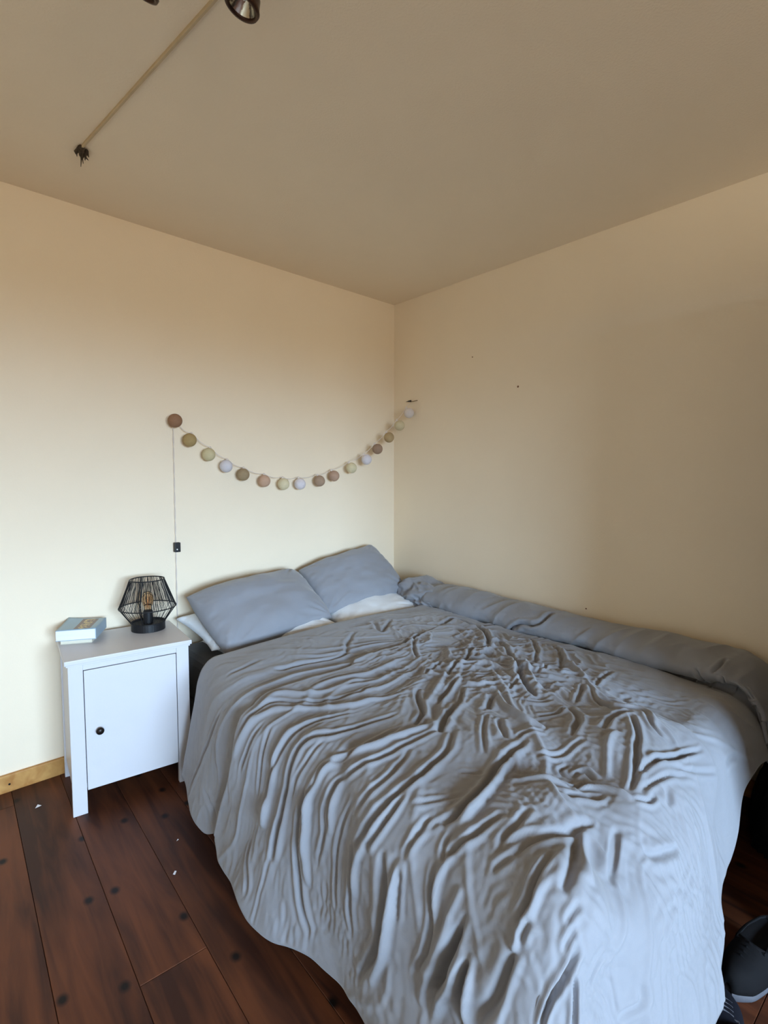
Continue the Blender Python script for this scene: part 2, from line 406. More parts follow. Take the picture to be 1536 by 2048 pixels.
# ------------------------------------------------------------------ duvet: draped sheet with its folds laid out in the sheet's own (unrolled) millimetres
# kind (V crease, R ridge, S overlap step), height and width in tenths of mm, then x y pairs in mm along the fold
FOLDS = """
S 107 76 -569 -929 -846 -992 -985 -1009 -1185 -1011 -1244 -1044 -1396 -1032 -1511 -1025 -1601 -1022 -1674 -1033
S 282 63 -1674 -1033 -1731 -1044 -1812 -1063 -1906 -1055 -2007 -1022 -2109 -1015
V 61 97 -1751 -888 -1870 -843 -2016 -767 -2152 -716
V 58 91 -2031 -870 -2061 -941 -2107 -982
V 52 118 -1482 -754 -1564 -780 -1648 -773
V 52 103 -1375 -895 -1444 -888 -1486 -869
V 84 112 -963 -742 -1077 -823 -1186 -933 -1356 -892 -1459 -884
V 94 131 -793 -675 -866 -816 -694 -702
R 95 133 -1168 -1255 -1312 -1163 -1422 -1166 -1511 -1125 -1584 -1063 -1637 -1071 -1682 -1089
R 112 112 -1267 -1375 -1360 -1326 -1463 -1296 -1589 -1193 -1645 -1134 -1698 -1108 -1761 -1100 -1832 -1081
V 80 77 -1282 -1241 -1419 -1240 -1552 -1163 -1625 -1089 -1693 -1085 -1761 -1085
V 131 89 -1384 -1459 -1517 -1429 -1594 -1412 -1644 -1372 -1689 -1353 -1751 -1360 -1809 -1368 -1879 -1380 -1929 -1383
V 73 69 -1477 -1344 -1631 -1297 -1691 -1290 -1751 -1286 -1812 -1282 -1872 -1276
R 114 103 -1513 -1325 -1632 -1279 -1692 -1271 -1753 -1275 -1806 -1293 -1887 -1297 -1924 -1305
V 86 73 -1438 -1529 -1538 -1526 -1639 -1517 -1695 -1479 -1742 -1475 -1790 -1464 -1861 -1478 -1924 -1486
R 126 106 -1343 -1604 -1396 -1574 -1488 -1559 -1589 -1542 -1665 -1498 -1715 -1479 -1770 -1472 -1834 -1479 -1918 -1497
V 103 72 -1369 -1619 -1472 -1607 -1601 -1598 -1674 -1569 -1718 -1546 -1774 -1557 -1841 -1571
R 73 69 -1598 -1594 -1682 -1561 -1728 -1561 -1784 -1568 -1837 -1578
V 152 87 -1346 -1660 -1431 -1711 -1525 -1730 -1631 -1740 -1704 -1721 -1754 -1706 -1812 -1679
V 81 68 -1495 -1629 -1615 -1673 -1684 -1669 -1745 -1654
V 59 45 -1642 -1758 -1698 -1758 -1737 -1743
V 65 60 -1702 -1152 -1771 -1145 -1844 -1126
V 53 58 -1688 -1193 -1744 -1212 -1812 -1226 -1876 -1235
V 49 54 -1652 -1409 -1702 -1409 -1763 -1401 -1817 -1401
V 42 45 -1543 -1857 -1615 -1821 -1660 -1788
V 40 43 -1602 -1896 -1672 -1858 -1713 -1836
V 77 85 -2010 -1245 -2049 -1261 -2083 -1299 -2109 -1314
V 187 95 -1802 -1368 -1871 -1370 -1933 -1375 -1994 -1374
R 129 110 -1860 -1296 -1914 -1299 -1942 -1304
V 130 78 -1773 -1446 -1846 -1449 -1939 -1470 -2002 -1495 -2056 -1530 -2089 -1564
R 131 112 -1767 -1464 -1834 -1479 -1925 -1500 -1992 -1524
V 70 66 -1733 -1546 -1794 -1546 -1846 -1559 -1912 -1548
V 67 63 -1734 -1624 -1784 -1616 -1845 -1611 -1913 -1622 -1973 -1642
R 107 100 -1784 -1717 -1823 -1698 -1868 -1701 -1917 -1713
V 86 70 -1809 -1665 -1877 -1685 -1941 -1694 -1993 -1708
V 173 114 -1774 -1776 -1819 -1791 -1876 -1802 -1937 -1807 -1997 -1793 -2082 -1745
R 130 83 -1763 -1836 -1812 -1824 -1865 -1823 -1918 -1827 -1971 -1822 -2047 -1795
V 80 46 -1770 -1832 -1820 -1835 -1888 -1845
V 118 60 -1638 -1751 -1702 -1754 -1760 -1735 -1791 -1720
V 92 57 -1653 -1844 -1702 -1840 -1755 -1832
V 69 45 -1656 -1907 -1694 -1910 -1718 -1925
R 114 61 -1692 -1940 -1737 -1929 -1782 -1932 -1840 -1942
V 114 61 -1732 -1906 -1790 -1921 -1843 -1934 -1896 -1933 -1956 -1910
R 110 76 -1738 -1988 -1807 -1973 -1871 -1963 -1931 -1948 -1988 -1936
V 118 75 -1776 -2010 -1841 -1997 -1905 -1976 -1970 -1958
R 89 65 -1860 -2021 -1913 -2008 -1997 -1969
V 96 56 -1845 -2034 -1887 -2034 -1944 -2024
R 95 63 -1831 -2043 -1877 -2048 -1946 -2054
V 119 76 -1552 -1976 -1624 -1963 -1669 -1944 -1706 -1925
V 92 97 -1503 -2015 -1579 -2018 -1636 -2018
V 104 127 -1415 -2123 -1496 -2100 -1565 -2076 -1634 -2056
V 134 129 -1479 -2115 -1552 -2150 -1611 -2174 -1654 -2182
R 112 111 -1465 -2126 -1534 -2164 -1589 -2203
V 114 156 -1381 -2175 -1458 -2215 -1508 -2245
V 118 57 -1588 -2125 -1656 -2122 -1687 -2126 -1732 -2118
R 103 74 -1637 -2148 -1670 -2141 -1709 -2141 -1756 -2126 -1803 -2111
V 57 55 -1639 -2215 -1688 -2215
V 67 63 -1677 -2234 -1719 -2234
V 153 79 -1692 -2260 -1734 -2267 -1781 -2259 -1827 -2252 -1861 -2253
V 108 70 -1730 -2289 -1772 -2322 -1807 -2345
V 208 129 -1803 -2007 -1860 -1991 -1913 -1975 -1943 -1962
R 120 78 -1837 -2027 -1875 -2014 -1936 -1995 -1985 -1976
V 177 124 -1846 -2038 -1903 -2035 -1956 -2039
R 129 85 -1846 -2041 -1892 -2048 -1943 -2057
V 170 137 -1767 -2122 -1809 -2118 -1866 -2099 -1920 -2082
V 91 82 -1713 -2145 -1750 -2137
V 55 62 -1619 -2312 -1672 -2331 -1699 -2338
V 69 93 -1534 -2412 -1534 -2446 -1588 -2445
V 64 73 -1544 -2065 -1603 -2044 -1647 -2018
V 62 71 -1634 -2056 -1678 -2037
V 85 94 -1323 -2098 -1369 -2064 -1402 -2052
V 67 110 -1258 -2296 -1350 -2272 -1370 -2246
V 306 129 2 -1331 -75 -1333 -124 -1289 -150 -1206 -394 -1012
V 234 128 -562 -916 -405 -888 -409 -985 -436 -1091 -558 -1214 -666 -1283
V 158 94 -561 -1250 -685 -1286 -725 -1253 -836 -1307 -970 -1336 -1041 -1382
V 109 79 -1029 -1422 -1138 -1458 -1233 -1498
V 167 87 -1198 -1375 -1266 -1442 -1319 -1511 -1390 -1548
V 105 73 -1089 -1310 -1025 -1284 -928 -1258
V 142 93 -493 -1223 -656 -1395 -759 -1500 -879 -1588
V 183 124 -711 -1480 -856 -1581 -932 -1661 -961 -1699
R 128 97 -712 -1507 -871 -1646 -900 -1688
V 114 97 -386 -1344 -540 -1456 -683 -1533
V 127 110 -398 -1450 -499 -1553 -689 -1646
R 167 105 -396 -1489 -575 -1619 -649 -1706 -690 -1750
R 127 73 -690 -1750 -823 -1847 -878 -1939 -852 -2017 -913 -2084
V 106 77 -751 -1773 -917 -1827
V 86 84 -527 -1773 -720 -1802
V 130 75 -743 -1783 -850 -1868 -909 -1941
V 93 64 -1084 -1494 -1196 -1557
R 161 95 -1031 -1591 -1109 -1684 -1145 -1779 -1145 -1846
V 154 112 -1069 -1601 -1160 -1651
V 117 100 -1192 -1717 -1236 -1754 -1277 -1797
V 80 54 -1168 -1857 -1213 -1821 -1247 -1817
R 98 95 -921 -1572 -1032 -1514 -1046 -1456
V 131 102 -963 -1824 -1040 -1897 -1144 -1930
V 74 59 -1084 -1783 -1031 -1818 -974 -1823
V 81 55 -1197 -1669 -1301 -1738 -1376 -1797
V 65 62 -1284 -1901 -1239 -1936 -1175 -1957 -1145 -1971
V 162 81 -925 -2006 -1010 -2057 -1137 -2105 -1260 -2144
R 96 90 -1054 -2015 -1153 -2035 -1241 -2077
V 106 89 -1069 -1986 -959 -1973 -898 -1995
V 81 66 -868 -2024 -931 -2070 -957 -2104
V 99 65 -1424 -1908 -1377 -1956 -1354 -2008 -1332 -2038 -1279 -2042
R 108 73 -1440 -1919 -1388 -1975 -1362 -2034
R 106 72 -1336 -2042 -1293 -2068 -1283 -2113 -1284 -2161
V 86 53 -1281 -2165 -1243 -2193 -1212 -2193
V 68 82 -1162 -2205 -1193 -2232
V 92 67 -1286 -2005 -1248 -2018 -1261 -2054
V 57 53 -1361 -2068 -1346 -2094 -1312 -2101
V 94 69 -882 -2198 -1016 -2166 -1156 -2134 -1221 -2137
V 81 57 -974 -2241 -1131 -2183 -1238 -2163
V 220 105 -1185 -1542 -1331 -1608 -1369 -1634
V 181 94 -1240 -1843 -1335 -1849 -1426 -1863 -1526 -1886 -1606 -1892 -1654 -1877
R 136 82 -1350 -1864 -1431 -1889 -1519 -1904 -1588 -1914 -1641 -1914
V 52 49 -1339 -1864 -1390 -1897
V 52 49 -1482 -1793 -1441 -1837
V 52 49 -1301 -1990 -1282 -1968 -1240 -1973
V 115 82 -806 -988 -909 -1075 -987 -1170
V 121 86 -906 -1010 -821 -975 -707 -957
V 107 75 -832 -1343 -810 -1424 -801 -1492
V 87 70 -970 -1449 -901 -1489
V 83 67 -982 -1612 -921 -1597 -860 -1599
V 89 73 -776 -1599 -681 -1592 -636 -1602
V 78 62 -1014 -1697 -998 -1731 -948 -1760
R 102 85 -726 -1667 -677 -1679 -661 -1712
V 179 70 -168 -2012 -214 -2034 -351 -2064
V 150 70 -74 -2088 -131 -2082 -176 -2067
V 175 68 -177 -2099 -223 -2112 -266 -2125
V 143 66 -152 -2199 -163 -2225 -156 -2260
R 78 88 -525 -2186 -494 -2231 -405 -2290
R 84 80 -827 -2157 -755 -2213 -674 -2276 -528 -2361
V 151 61 -1118 -2138 -1054 -2156 -962 -2181 -851 -2207
V 113 61 -1066 -2185 -939 -2245 -847 -2278
V 147 78 -778 -2287 -724 -2287 -663 -2301
"""
def smooth_line(p):
    p = np.array(p, float)
    if len(p) == 2: return np.stack([p[0]+(p[1]-p[0])*t for t in np.linspace(0, 1, 6)])
    q = np.vstack([2*p[0]-p[1], p, 2*p[-1]-p[-2]]); out = []
    for i in range(1, len(q)-2):
        for t in np.linspace(0, 1, 6, endpoint=False):
            a, b, c, d = q[i-1], q[i], q[i+1], q[i+2]
            out.append(.5*(2*b+(c-a)*t+(2*a-5*b+4*c-d)*t*t+(3*b-3*c+d-a)*t**3))
    out.append(q[-2]); return np.array(out)
def fold_field(X, Y, gain=1.0):
    D = np.zeros_like(X)
    for line in FOLDS.strip().splitlines():
        a = line.split(); kind, h, w = a[0], float(a[1])/10000, float(a[2])/10000
        p = np.array(list(map(float, a[3:]))).reshape(-1, 2)/1000
        p = smooth_line(p); reach = w*4.2
        m = (X > p[:, 0].min()-reach) & (X < p[:, 0].max()+reach) & (Y > p[:, 1].min()-reach) & (Y < p[:, 1].max()+reach)
        ii = np.nonzero(m.ravel())[0]
        if len(ii) == 0: continue
        x = X.ravel()[ii]; y = Y.ravel()[ii]
        x2 = x + .35*w*vnoise(x*22, y*22, 31); y2 = y + .35*w*vnoise(x*22, y*22, 32)
        if kind == 'S':
            reach = .30; m = (X > p[:, 0].min()-reach) & (X < p[:, 0].max()+reach) & (Y > p[:, 1].min()-reach) & (Y < p[:, 1].max()+reach)
            ii = np.nonzero(m.ravel())[0]; x2 = X.ravel()[ii]; y2 = Y.ravel()[ii]
        best = np.full(len(ii), 9.0); s = np.zeros(len(ii)); n = len(p)-1; sd = np.zeros(len(ii))
        for k in range(n):
            ax, ay = p[k]; bx, by = p[k+1]; dx, dy = bx-ax, by-ay; L2 = dx*dx+dy*dy+1e-12
            t = np.clip(((x2-ax)*dx+(y2-ay)*dy)/L2, 0, 1)
            d = np.hypot(x2-ax-t*dx, y2-ay-t*dy); c = d < best
            best = np.where(c, d, best); s = np.where(c, (k+t)/n, s); sd = np.where(c, np.sign(dx*(y2-ay)-dy*(x2-ax)), sd)
        tap = np.clip(np.minimum(s, 1-s)/0.22, 0, 1)**.6
        if kind == 'V':
            v = -h*np.exp(-(best/(.62*w))**2) + .35*h*np.exp(-((best-1.75*w)/(1.05*w))**2)
        elif kind == 'S':      # one layer lying over the next: a step across the line
            v = np.where(sd > 0, h*np.exp(-best/.11)*(1-np.exp(-best/w)), -.7*h*np.exp(-best/.06))
            tap = np.clip(s/.15, 0, 1)
        else:
            v = h*np.exp(-(best/w)**1.7)
        D.ravel()[ii] += gain*v*tap
    return D
def grid_normals(P):
    du = np.gradient(P, axis=1); dv = np.gradient(P, axis=0)
    n = np.cross(dv, du); n /= (np.linalg.norm(n, axis=-1, keepdims=True)+1e-12)
    return n
def blur(A, k=1):
    for _ in range(k):
        B = np.pad(A, 1, mode='edge')
        A = (B[:-2, 1:-1]+B[2:, 1:-1]+B[1:-1, :-2]+B[1:-1, 2:]+4*A)/8
    return A
X, Y = build_grid(500, 470)
P = duvet_point(X, Y)
N = grid_normals(P)
if N[230, 240, 2] < 0: N = -N
D = fold_field(X, Y, 0.9)
crump = np.exp(-(((X+.72)/.42)**2+((Y+1.33)/.50)**2))
wx = X+.05*vnoise(X*7, Y*7, 11); wy = Y+.05*vnoise(X*7, Y*7, 12)
ridg = 1-2*np.abs(vnoise(wx*11, wy*9, 13)); ridg2 = 1-2*np.abs(vnoise(wx*22+3, wy*20, 14))
D += crump*(.010*ridg+.005*ridg2)
over = sstep(-1.45, -1.75, X)
# loose folds running down the hanging side and across the foot end
# finer folds fan out from the crumpled middle towards the hanging side and the foot
ca, cr_ = np.arctan2(Y+1.10, -(X+.55)), np.hypot(X+.55, Y+1.10)
fan = sstep(.25, .7, cr_)*sstep(-.45, -.7, X)*(1-.75*sstep(-.95, -.75, Y))
wv = .10*vnoise(X*5, Y*5, 23)
D += fan*(.0050*(1-2*np.abs(vnoise(ca*11+wv*8, cr_*1.5, 24)))+.0030*vnoise(ca*24+wv*10, cr_*2.6, 25))
D += .006*vnoise(X*4, Y*4, 17) + .026*sstep(-1.75, -2.05, Y)*vnoise(X*5.5+2, Y*5, 27) + .0016*vnoise(wx*15, wy*15, 18)*(X < -.3) + .0008*vnoise(wx*40, wy*40, 19)
rollm = sstep(-.25, -.2, X)
D += rollm*(.012*vnoise(Y*6, X*3, 21)+.006*(1-2*np.abs(vnoise(Y*11+X*5, X*5-Y*3, 22)))+.002*vnoise(Y*35+X*9, X*14, 26))
D = np.clip(D, -.05, .06)
D *= 1-np.exp(-((X-valley_x(Y))/.025)**2)*.85
foot = sstep(-2.12, -2.25, Y)*sstep(-1.2, -.7, X); D *= 1-.6*foot
wallfade = 1-sstep(-.02, .12, X); D *= wallfade*.85+.15
hem = np.minimum(1, 1.0*sstep(0, .10, (YH-Y)))
D = D*(.35+.65*hem)
Q = P + N*D[..., None]
# let the sheet settle: slightly more cloth than the surface needs, so it buckles into sharp folds along the laid-out ones
def lapl(q):
    B = np.pad(q, ((1, 1), (1, 1), (0, 0)), mode='edge')
    l_ = (B[:-2, 1:-1]+B[2:, 1:-1]+B[1:-1, :-2]+B[1:-1, 2:])/4-q
    l_[0] = l_[-1] = 0; l_[:, 0] = l_[:, -1] = 0
    return l_
def settle(Q, P, N, extra, iters=120):
    Q0 = Q.copy(); q = Q.copy()
    E = []
    for (du, dv, k) in ((1, 0, 1.0), (0, 1, 1.0), (1, 1, .3), (1, -1, .3)):
        ex = extra[0] if dv == 0 else (extra[1] if du == 0 else .5*(extra[0]+extra[1]))
        a = (slice(0, q.shape[0]-dv) if dv >= 0 else slice(-dv, None), slice(0, q.shape[1]-du))
        b = (slice(dv, None) if dv >= 0 else slice(0, q.shape[0]+dv), slice(du, None))
        L = np.linalg.norm(Q0[b]-Q0[a], axis=-1)*(1+.5*(ex[a]+ex[b]))
        E.append((a, b, L, k))
    low = -.030-.025*over
    for it in range(iters):
        acc = np.zeros_like(q); cnt = np.zeros(q.shape[:2]+(1,))
        for a, b, L, k in E:
            d = q[b]-q[a]; l = np.linalg.norm(d, axis=-1)+1e-9
            c = (.5*k*(1-L/l))[..., None]*d
            acc[a] += c; acc[b] -= c; cnt[a] += k; cnt[b] += k
        q = q + 1.5*acc/cnt*1.0
        # bending resistance (fourth order: keeps folds, removes jitter)
        lp = lapl(q); q = q - BEND*lapl(lp)
        # weight and hold
        q[..., 2] -= .00006
        q += .004*(Q0-q)
        h = ((q-P)*N).sum(-1)
        q += N*(np.maximum(0, low-h))[..., None]
        q[..., 2] = np.maximum(q[..., 2], .012)
        q[:, 0] = Q0[:, 0]
    return q
BEND = .07
e_r = .02+.14*crump; e_t = .03+.14*crump+.11*fan
lim = (1-.8*sstep(-.45, -.3, X))*(1-.6*foot)*(.2+.8*hem)*(.6+.6*vnoise(X*3, Y*3, 77)**2)
sa, c_a = np.abs(np.sin(ca)), np.abs(np.cos(ca))
extra = ((e_t*sa+e_r*c_a)*lim, (e_t*c_a+e_r*sa)*lim)
Q1 = Q.copy()
Q = settle(Q, P, N, extra, 200)
bw = sstep(-.36, -.31, X)[..., None]; Q = Q*(1-bw)+Q1*bw      # the tucked roll by the wall keeps its shape
# even out the hem lines
for _ in range(12):
    for sl in (np.s_[-1], np.s_[-2]):
        Q[sl][1:-1] = .5*Q[sl][1:-1]+.25*(Q[sl][:-2]+Q[sl][2:])
    for c_ in (-1, -2):
        Q[1:-1, c_] = .5*Q[1:-1, c_]+.25*(Q[:-2, c_]+Q[2:, c_])
# padded, turned-in head edge: quarter round towards the inside of the bed
r_h = 0.05; rows = []
n0 = N[0]; tY = np.zeros_like(Q[0]); tY[:, 1] = 1.0
for a in np.linspace(math.pi*.62, 0.12, 9):
    rows.append(Q[0] + tY*r_h*math.sin(a)*1.0 - n0*r_h*(1-math.cos(a)))
Q = np.concatenate([np.array(rows), Q], 0)
Q[..., 0] = np.minimum(Q[..., 0], -0.018); Q[..., 2] = np.maximum(Q[..., 2], 0.016)
duvet = grid_obj('duvet', Q, M_grey)
so = duvet.modifiers.new('thickness', 'SOLIDIFY'); so.thickness = 0.012; so.offset = -1
tag(duvet, 'crumpled grey linen duvet hanging over the side and foot of the bed', 'duvet')
# bunched-up corner of the duvet beside the pillows
th, ph = np.meshgrid(np.linspace(0, 2*np.pi, 160, endpoint=False), np.linspace(.02, np.pi-.02, 90))
dx, dy, dz = np.cos(th)*np.sin(ph), np.sin(th)*np.sin(ph), np.cos(ph)
ang = np.arctan2(dz+.25, dx*0.6+dy)        # folds fan out round a pinched point
rr = 1 + .12*vnoise(dx*2.2+5, dy*2.2+dz*1.3, 41) + .10*(1-2*np.abs(vnoise(ang*2.6+.5*dx, dz*1.5+dy, 42))) + .07*(1-2*np.abs(vnoise(dx*4+dz*3, dy*4-dz*2, 43))) + .02*vnoise(dx*12, dy*12+dz*9, 44)
Pc = np.stack([-.165+.145*dx*rr, -.495+.205*dy*rr, .570+.110*dz*rr+.03*dy], -1)
Pc[..., 0] = np.minimum(Pc[..., 0], -.012)
co = grid_obj('bunched_corner', Pc, M_grey, duvet, close_u=True)
# ------------------------------------------------------------------ pillows: four corners, a puffed body, pinched rims
def pillow(name, TL, TR, BL, BR, thick, m, seed, label, back=0.4, sag=0.03, group=None):
    TL, TR, BL, BR = [np.array(c, float) for c in (TL, TR, BL, BR)]
    n = 90
    U, V = np.meshgrid(np.linspace(0, 1, n), np.linspace(0, 1, n))
    nm = np.cross(TR-TL, BL-TL); nm /= np.linalg.norm(nm)
    if nm[1] > 0 and abs(nm[1]) > .3: nm = -nm
    if abs(nm[1]) <= .3 and nm[2] < 0: nm = -nm
    def sheet(sgn):
        # edges bow inwards a little between the corners
        bu = sag*4*V*(1-V); bv = sag*.7*4*U*(1-U)
        u2 = .5+(U-.5)*(1-2*bu*np.abs(2*U-1)); v2 = .5+(V-.5)*(1-2*bv*np.abs(2*V-1))
        B = (TL*((1-u2)*(1-v2))[..., None]+TR*(u2*(1-v2))[..., None]+BL*((1-u2)*v2)[..., None]+BR*(u2*v2)[..., None])
        e = np.clip(1-np.abs(2*U-1)**2.6, 0, 1)**.48*np.clip(1-np.abs(2*V-1)**2.6, 0, 1)**.48
        rim = np.minimum(np.minimum(U, 1-U), np.minimum(V, 1-V))
        wr = .013*vnoise(U*4+seed, V*3.5, seed+1)+.004*vnoise(U*9+V*5, V*9-U*4, seed+2)
        for (cu, cv, sp_) in ((0, 0, 1.), (1, 0, 1.), (0, 1, 1.), (1, 1, 1.)):      # soft creases running in from the corners
            rr_ = np.hypot(U-cu, V-cv); aa_ = np.arctan2(np.abs(V-cv), np.abs(U-cu)+1e-6)
            wr = wr + .012*np.exp(-((rr_-.16)/.14)**2)*vnoise(aa_*6+cu*7+cv*3, rr_*2, seed+5)
        cr = np.exp(-((rim-.04)/.04)**2)*.004*vnoise(U*16, V*16, seed+3)
        f = (1 if sgn > 0 else back)
        h = thick*e*f + (wr*e+cr*(rim > .004))*(1 if sgn > 0 else .4)
        return B + nm*(sgn*h)[..., None]
    A = sheet(1); Bk = sheet(-1)
    me = bpy.data.meshes.new(name)
    verts = np.concatenate([A.reshape(-1, 3), Bk.reshape(-1, 3)])
    idx = np.arange(n*n).reshape(n, n); f = np.stack([idx[:-1, :-1], idx[:-1, 1:], idx[1:, 1:], idx[1:, :-1]], -1).reshape(-1, 4)
    faces = f.tolist()+(f[:, ::-1]+n*n).tolist()
    me.from_pydata(verts.tolist(), [], faces)
    b2 = bmesh.new(); b2.from_mesh(me); bmesh.ops.remove_doubles(b2, verts=b2.verts[:], dist=0.0008)
    bmesh.ops.recalc_face_normals(b2, faces=b2.faces[:]); b2.to_mesh(me); b2.free()
    me.polygons.foreach_set('use_smooth', [True]*len(me.polygons))
    o = link_mesh(name, me, m); tag(o, label, 'pillow', group)
    return o
pillow('pillow', (-1.535, -.135, .735), (-.895, -.075, .785), (-1.480, -.470, .510), (-.865, -.425, .568), .115, M_pill, 3, 'grey pillow propped against the wall next to the white bedside cabinet', back=.75, sag=-.012)
pillow('pillow', (-.85, -.075, .775), (-.262, -.06, .872), (-.86, -.375, .575), (-.165, -.30, .590), .095, M_pill, 9, 'grey pillow propped up in the corner beside the bunched duvet', back=.6, sag=-.008)
pillow('pillow', (-1.560, -.06, .615), (-.90, -.05, .56), (-1.515, -.37, .520), (-.86, -.560, .530), .075, M_sheet, 15, 'white pillow lying flat under the grey pillow by the cabinet', back=.3)
pillow('pillow', (-.86, -.05, .56), (-.20, -.05, .58), (-.85, -.545, .525), (-.22, -.50, .535), .062, M_sheet, 21, 'white pillow lying flat under the grey pillow in the corner', back=.3)
# ------------------------------------------------------------------ bedside cabinet
cab = empty('bedside_cabinet', (-1.852, -.240, 0), math.radians(-6.5))
tag(cab, 'white bedside cabinet with one door and a dark round knob', 'cabinet')
W, Dp, H = .235, .19, .62
def cb(name, dims, bevel=.0015, m=M_white, parent=cab): return boxo(name, dims, m, parent, bevel)
bm = bmesh.new(); box(bm, -W, W, -Dp, Dp, H-.018, H, bevel=.003); box(bm, -W+.006, W-.006, -Dp+.006, Dp-.002, H-.026, H-.017, bevel=.002); obj('cabinet_top', bm, M_white, cab)
lw = .050; ix = W-.012; iy = Dp-.010
for sx_ in (-1, 1):
    for sy_ in (-1, 1):
        x0, x1 = sorted((sx_*ix, sx_*(ix-lw))); y0, y1 = sorted((sy_*iy, sy_*(iy-.022)))
        cb('leg', (x0, x1, y0, y1, 0, H-.026))
    x0, x1 = sorted((sx_*(ix-.006), sx_*(ix-.020)))
    cb('side_panel', (x0, x1, -iy+.022, iy-.022, .085, H-.026))
cb('top_rail', (-ix+lw, ix-lw, -iy+.003, -iy+.021, H-.048, H-.026))
cb('bottom_shelf', (-ix+.016, ix-.016, -iy+.024, iy-.024, .092, .107))
cb('back_panel', (-ix+lw, ix-lw, iy-.012, iy-.004, .085, H-.026))
door = cb('door', (-ix+lw+.0025, ix-lw-.0025, -iy+.001, -iy+.019, .092, H-.051))
bm = bmesh.new(); lathe(bm, [(0, 0), (.006, 0), (.0055, .008), (.013, .012), (.0145, .017), (.012, .022), (.0, .024)], 24, M=Matrix.Rotation(math.pi/2, 4, 'X'), center=(-.123, -iy+.001, .323))
o = obj('knob', bm, M_knob, door, smooth=True); o['label'] = 'dark bronze round knob'
# ------------------------------------------------------------------ wire lamp
LX, LY = -1.722, -.162
lamp = empty('table_lamp', (LX, LY, H)); tag(lamp, 'black wire table lamp wound with thread, with clear amber bulb', 'lamp')
rb, rm, rt = .072, .121, .073; zb, zm, zt = .035, .105, .232
bm = bmesh.new(); lathe(bm, [(0, 0), (rb, 0), (rb, zb), (rb-.004, zb), (rb-.006, zb-.006), (.0, zb-.006)], 40); obj('base', bm, M_black, lamp)
bm = bmesh.new(); lathe(bm, [(0, zb-.006), (.021, zb-.006), (.021, .085), (.017, .09), (.0, .09)], 24); obj('socket', bm, M_black, lamp, smooth=False)
for nme, r_, z_ in (('bottom_ring', rb, zb), ('middle_ring', rm, zm), ('top_ring', rt, zt)):
    bm = bmesh.new(); tube(bm, ring_pts(r_, z_), .0026, 8, closed=True); obj(nme, bm, M_black, lamp, smooth=True)
for k in range(5):
    a = 2*math.pi*k/5+.35; c, s = math.cos(a), math.sin(a)
    bm = bmesh.new(); tube(bm, [(rb*c, rb*s, zb), (rm*c, rm*s, zm), (rt*c, rt*s, zt)], .0024, 8); obj('rib', bm, M_black, lamp)
bm = bmesh.new(); r3 = random.Random(4)
for k in range(140):
    a = 2*math.pi*k/140+r3.uniform(-.03, .03); b_ = a+r3.uniform(-.10, .10)
    tube(bm, [(rm*math.cos(a), rm*math.sin(a), zm), (rt*math.cos(b_), rt*math.sin(b_), zt)], .0009, 4, cap=False)
    if k % 2 == 0:
        b_ = a+r3.uniform(-.06, .06)
        tube(bm, [(rm*math.cos(a), rm*math.sin(a), zm), (rb*math.cos(b_), rb*math.sin(b_), zb)], .0007, 4, cap=False)
o = obj('thread_winding', bm, M_thread, lamp); o['kind'] = 'stuff'; o['label'] = 'black thread wound over the wire frame'
mgb, n, l, b = new_mat('amber_bulb_glass')
b.inputs['Base Color'].default_value = (1, .74, .48, 1); b.inputs['Roughness'].default_value = .03; b.inputs['Transmission Weight'].default_value = 1; b.inputs['IOR'].default_value = 1.2
nn = n.new('ShaderNodeTexNoise'); nn.inputs['Scale'].default_value = 30
bm = bmesh.new(); lathe(bm, [(.0135, .086), (.0135, .098), (.022, .118), (.0265, .136), (.0255, .152), (.018, .167), (.009, .174), (0, .176)], 28); bulb = obj('bulb', bm, mgb, lamp, smooth=True)
mfil = mat('warm_filament', rgb(230, 140, 60), rough=.3, metal=.6)
bm = bmesh.new(); tube(bm, [(.005*math.cos(t*1.3), .005*math.sin(t*1.3), .10+.045*t/20) for t in range(21)], .0009, 5); obj('filament', bm, mfil, bulb)
# ------------------------------------------------------------------ books on the cabinet
def book(name, loc, rz, w_, d_, h_, mcover, mpages, label, band=None, lift=0.0):
    e = empty(name, loc, rz); tag(e, label, 'book')
    t = .0018
    bm = bmesh.new(); box(bm, 0, w_-.002, .003, d_-.003, t, h_-t)
    obj('page_block', bm, mpages, e)
    bm = bmesh.new(); box(bm, -.001, w_, 0, d_, 0, t, bevel=.0004); obj('back_cover', bm, mcover, e)
    # front cover lifts a little away from the pages at its free edge
    n = 14; top = []
    Pn = np.zeros((n, n, 3))
    for i in range(n):
        for j in range(n):
            u, v = i/(n-1), j/(n-1)
            Pn[i, j] = (-.001+w_*u+.001, d_*v, h_-t*.5+lift*max(0, (1-u))**2*v*v)
    c = grid_obj('front_cover', Pn, mcover if band is None else band, e)
    s = c.modifiers.new('thickness', 'SOLIDIFY'); s.thickness = .0016; s.offset = -1
    bm = bmesh.new(); box(bm, w_-.002, w_+.0005, 0, d_, 0, h_, bevel=.0005); obj('spine', bm, mcover, e)
    return e
M_teal = mat('blue_grey_cover', rgb(158, 180, 196), rough=.45, var=.06, scale=12)
M_pages = mat('white_pages', rgb(236, 234, 238), rough=.8, var=.03, scale=300, stretch=(.02, .02, 1), bump=.2, bscale=60)
M_cream = mat('cream_pages', rgb(226, 218, 198), rough=.8, var=.03, scale=300, stretch=(.02, .02, 1))
mband, n, l, b = new_mat('printed_cover')
tcn = n.new('ShaderNodeTexCoord'); sp = n.new('ShaderNodeSeparateXYZ'); l.new(tcn.outputs['Object'], sp.inputs[0])
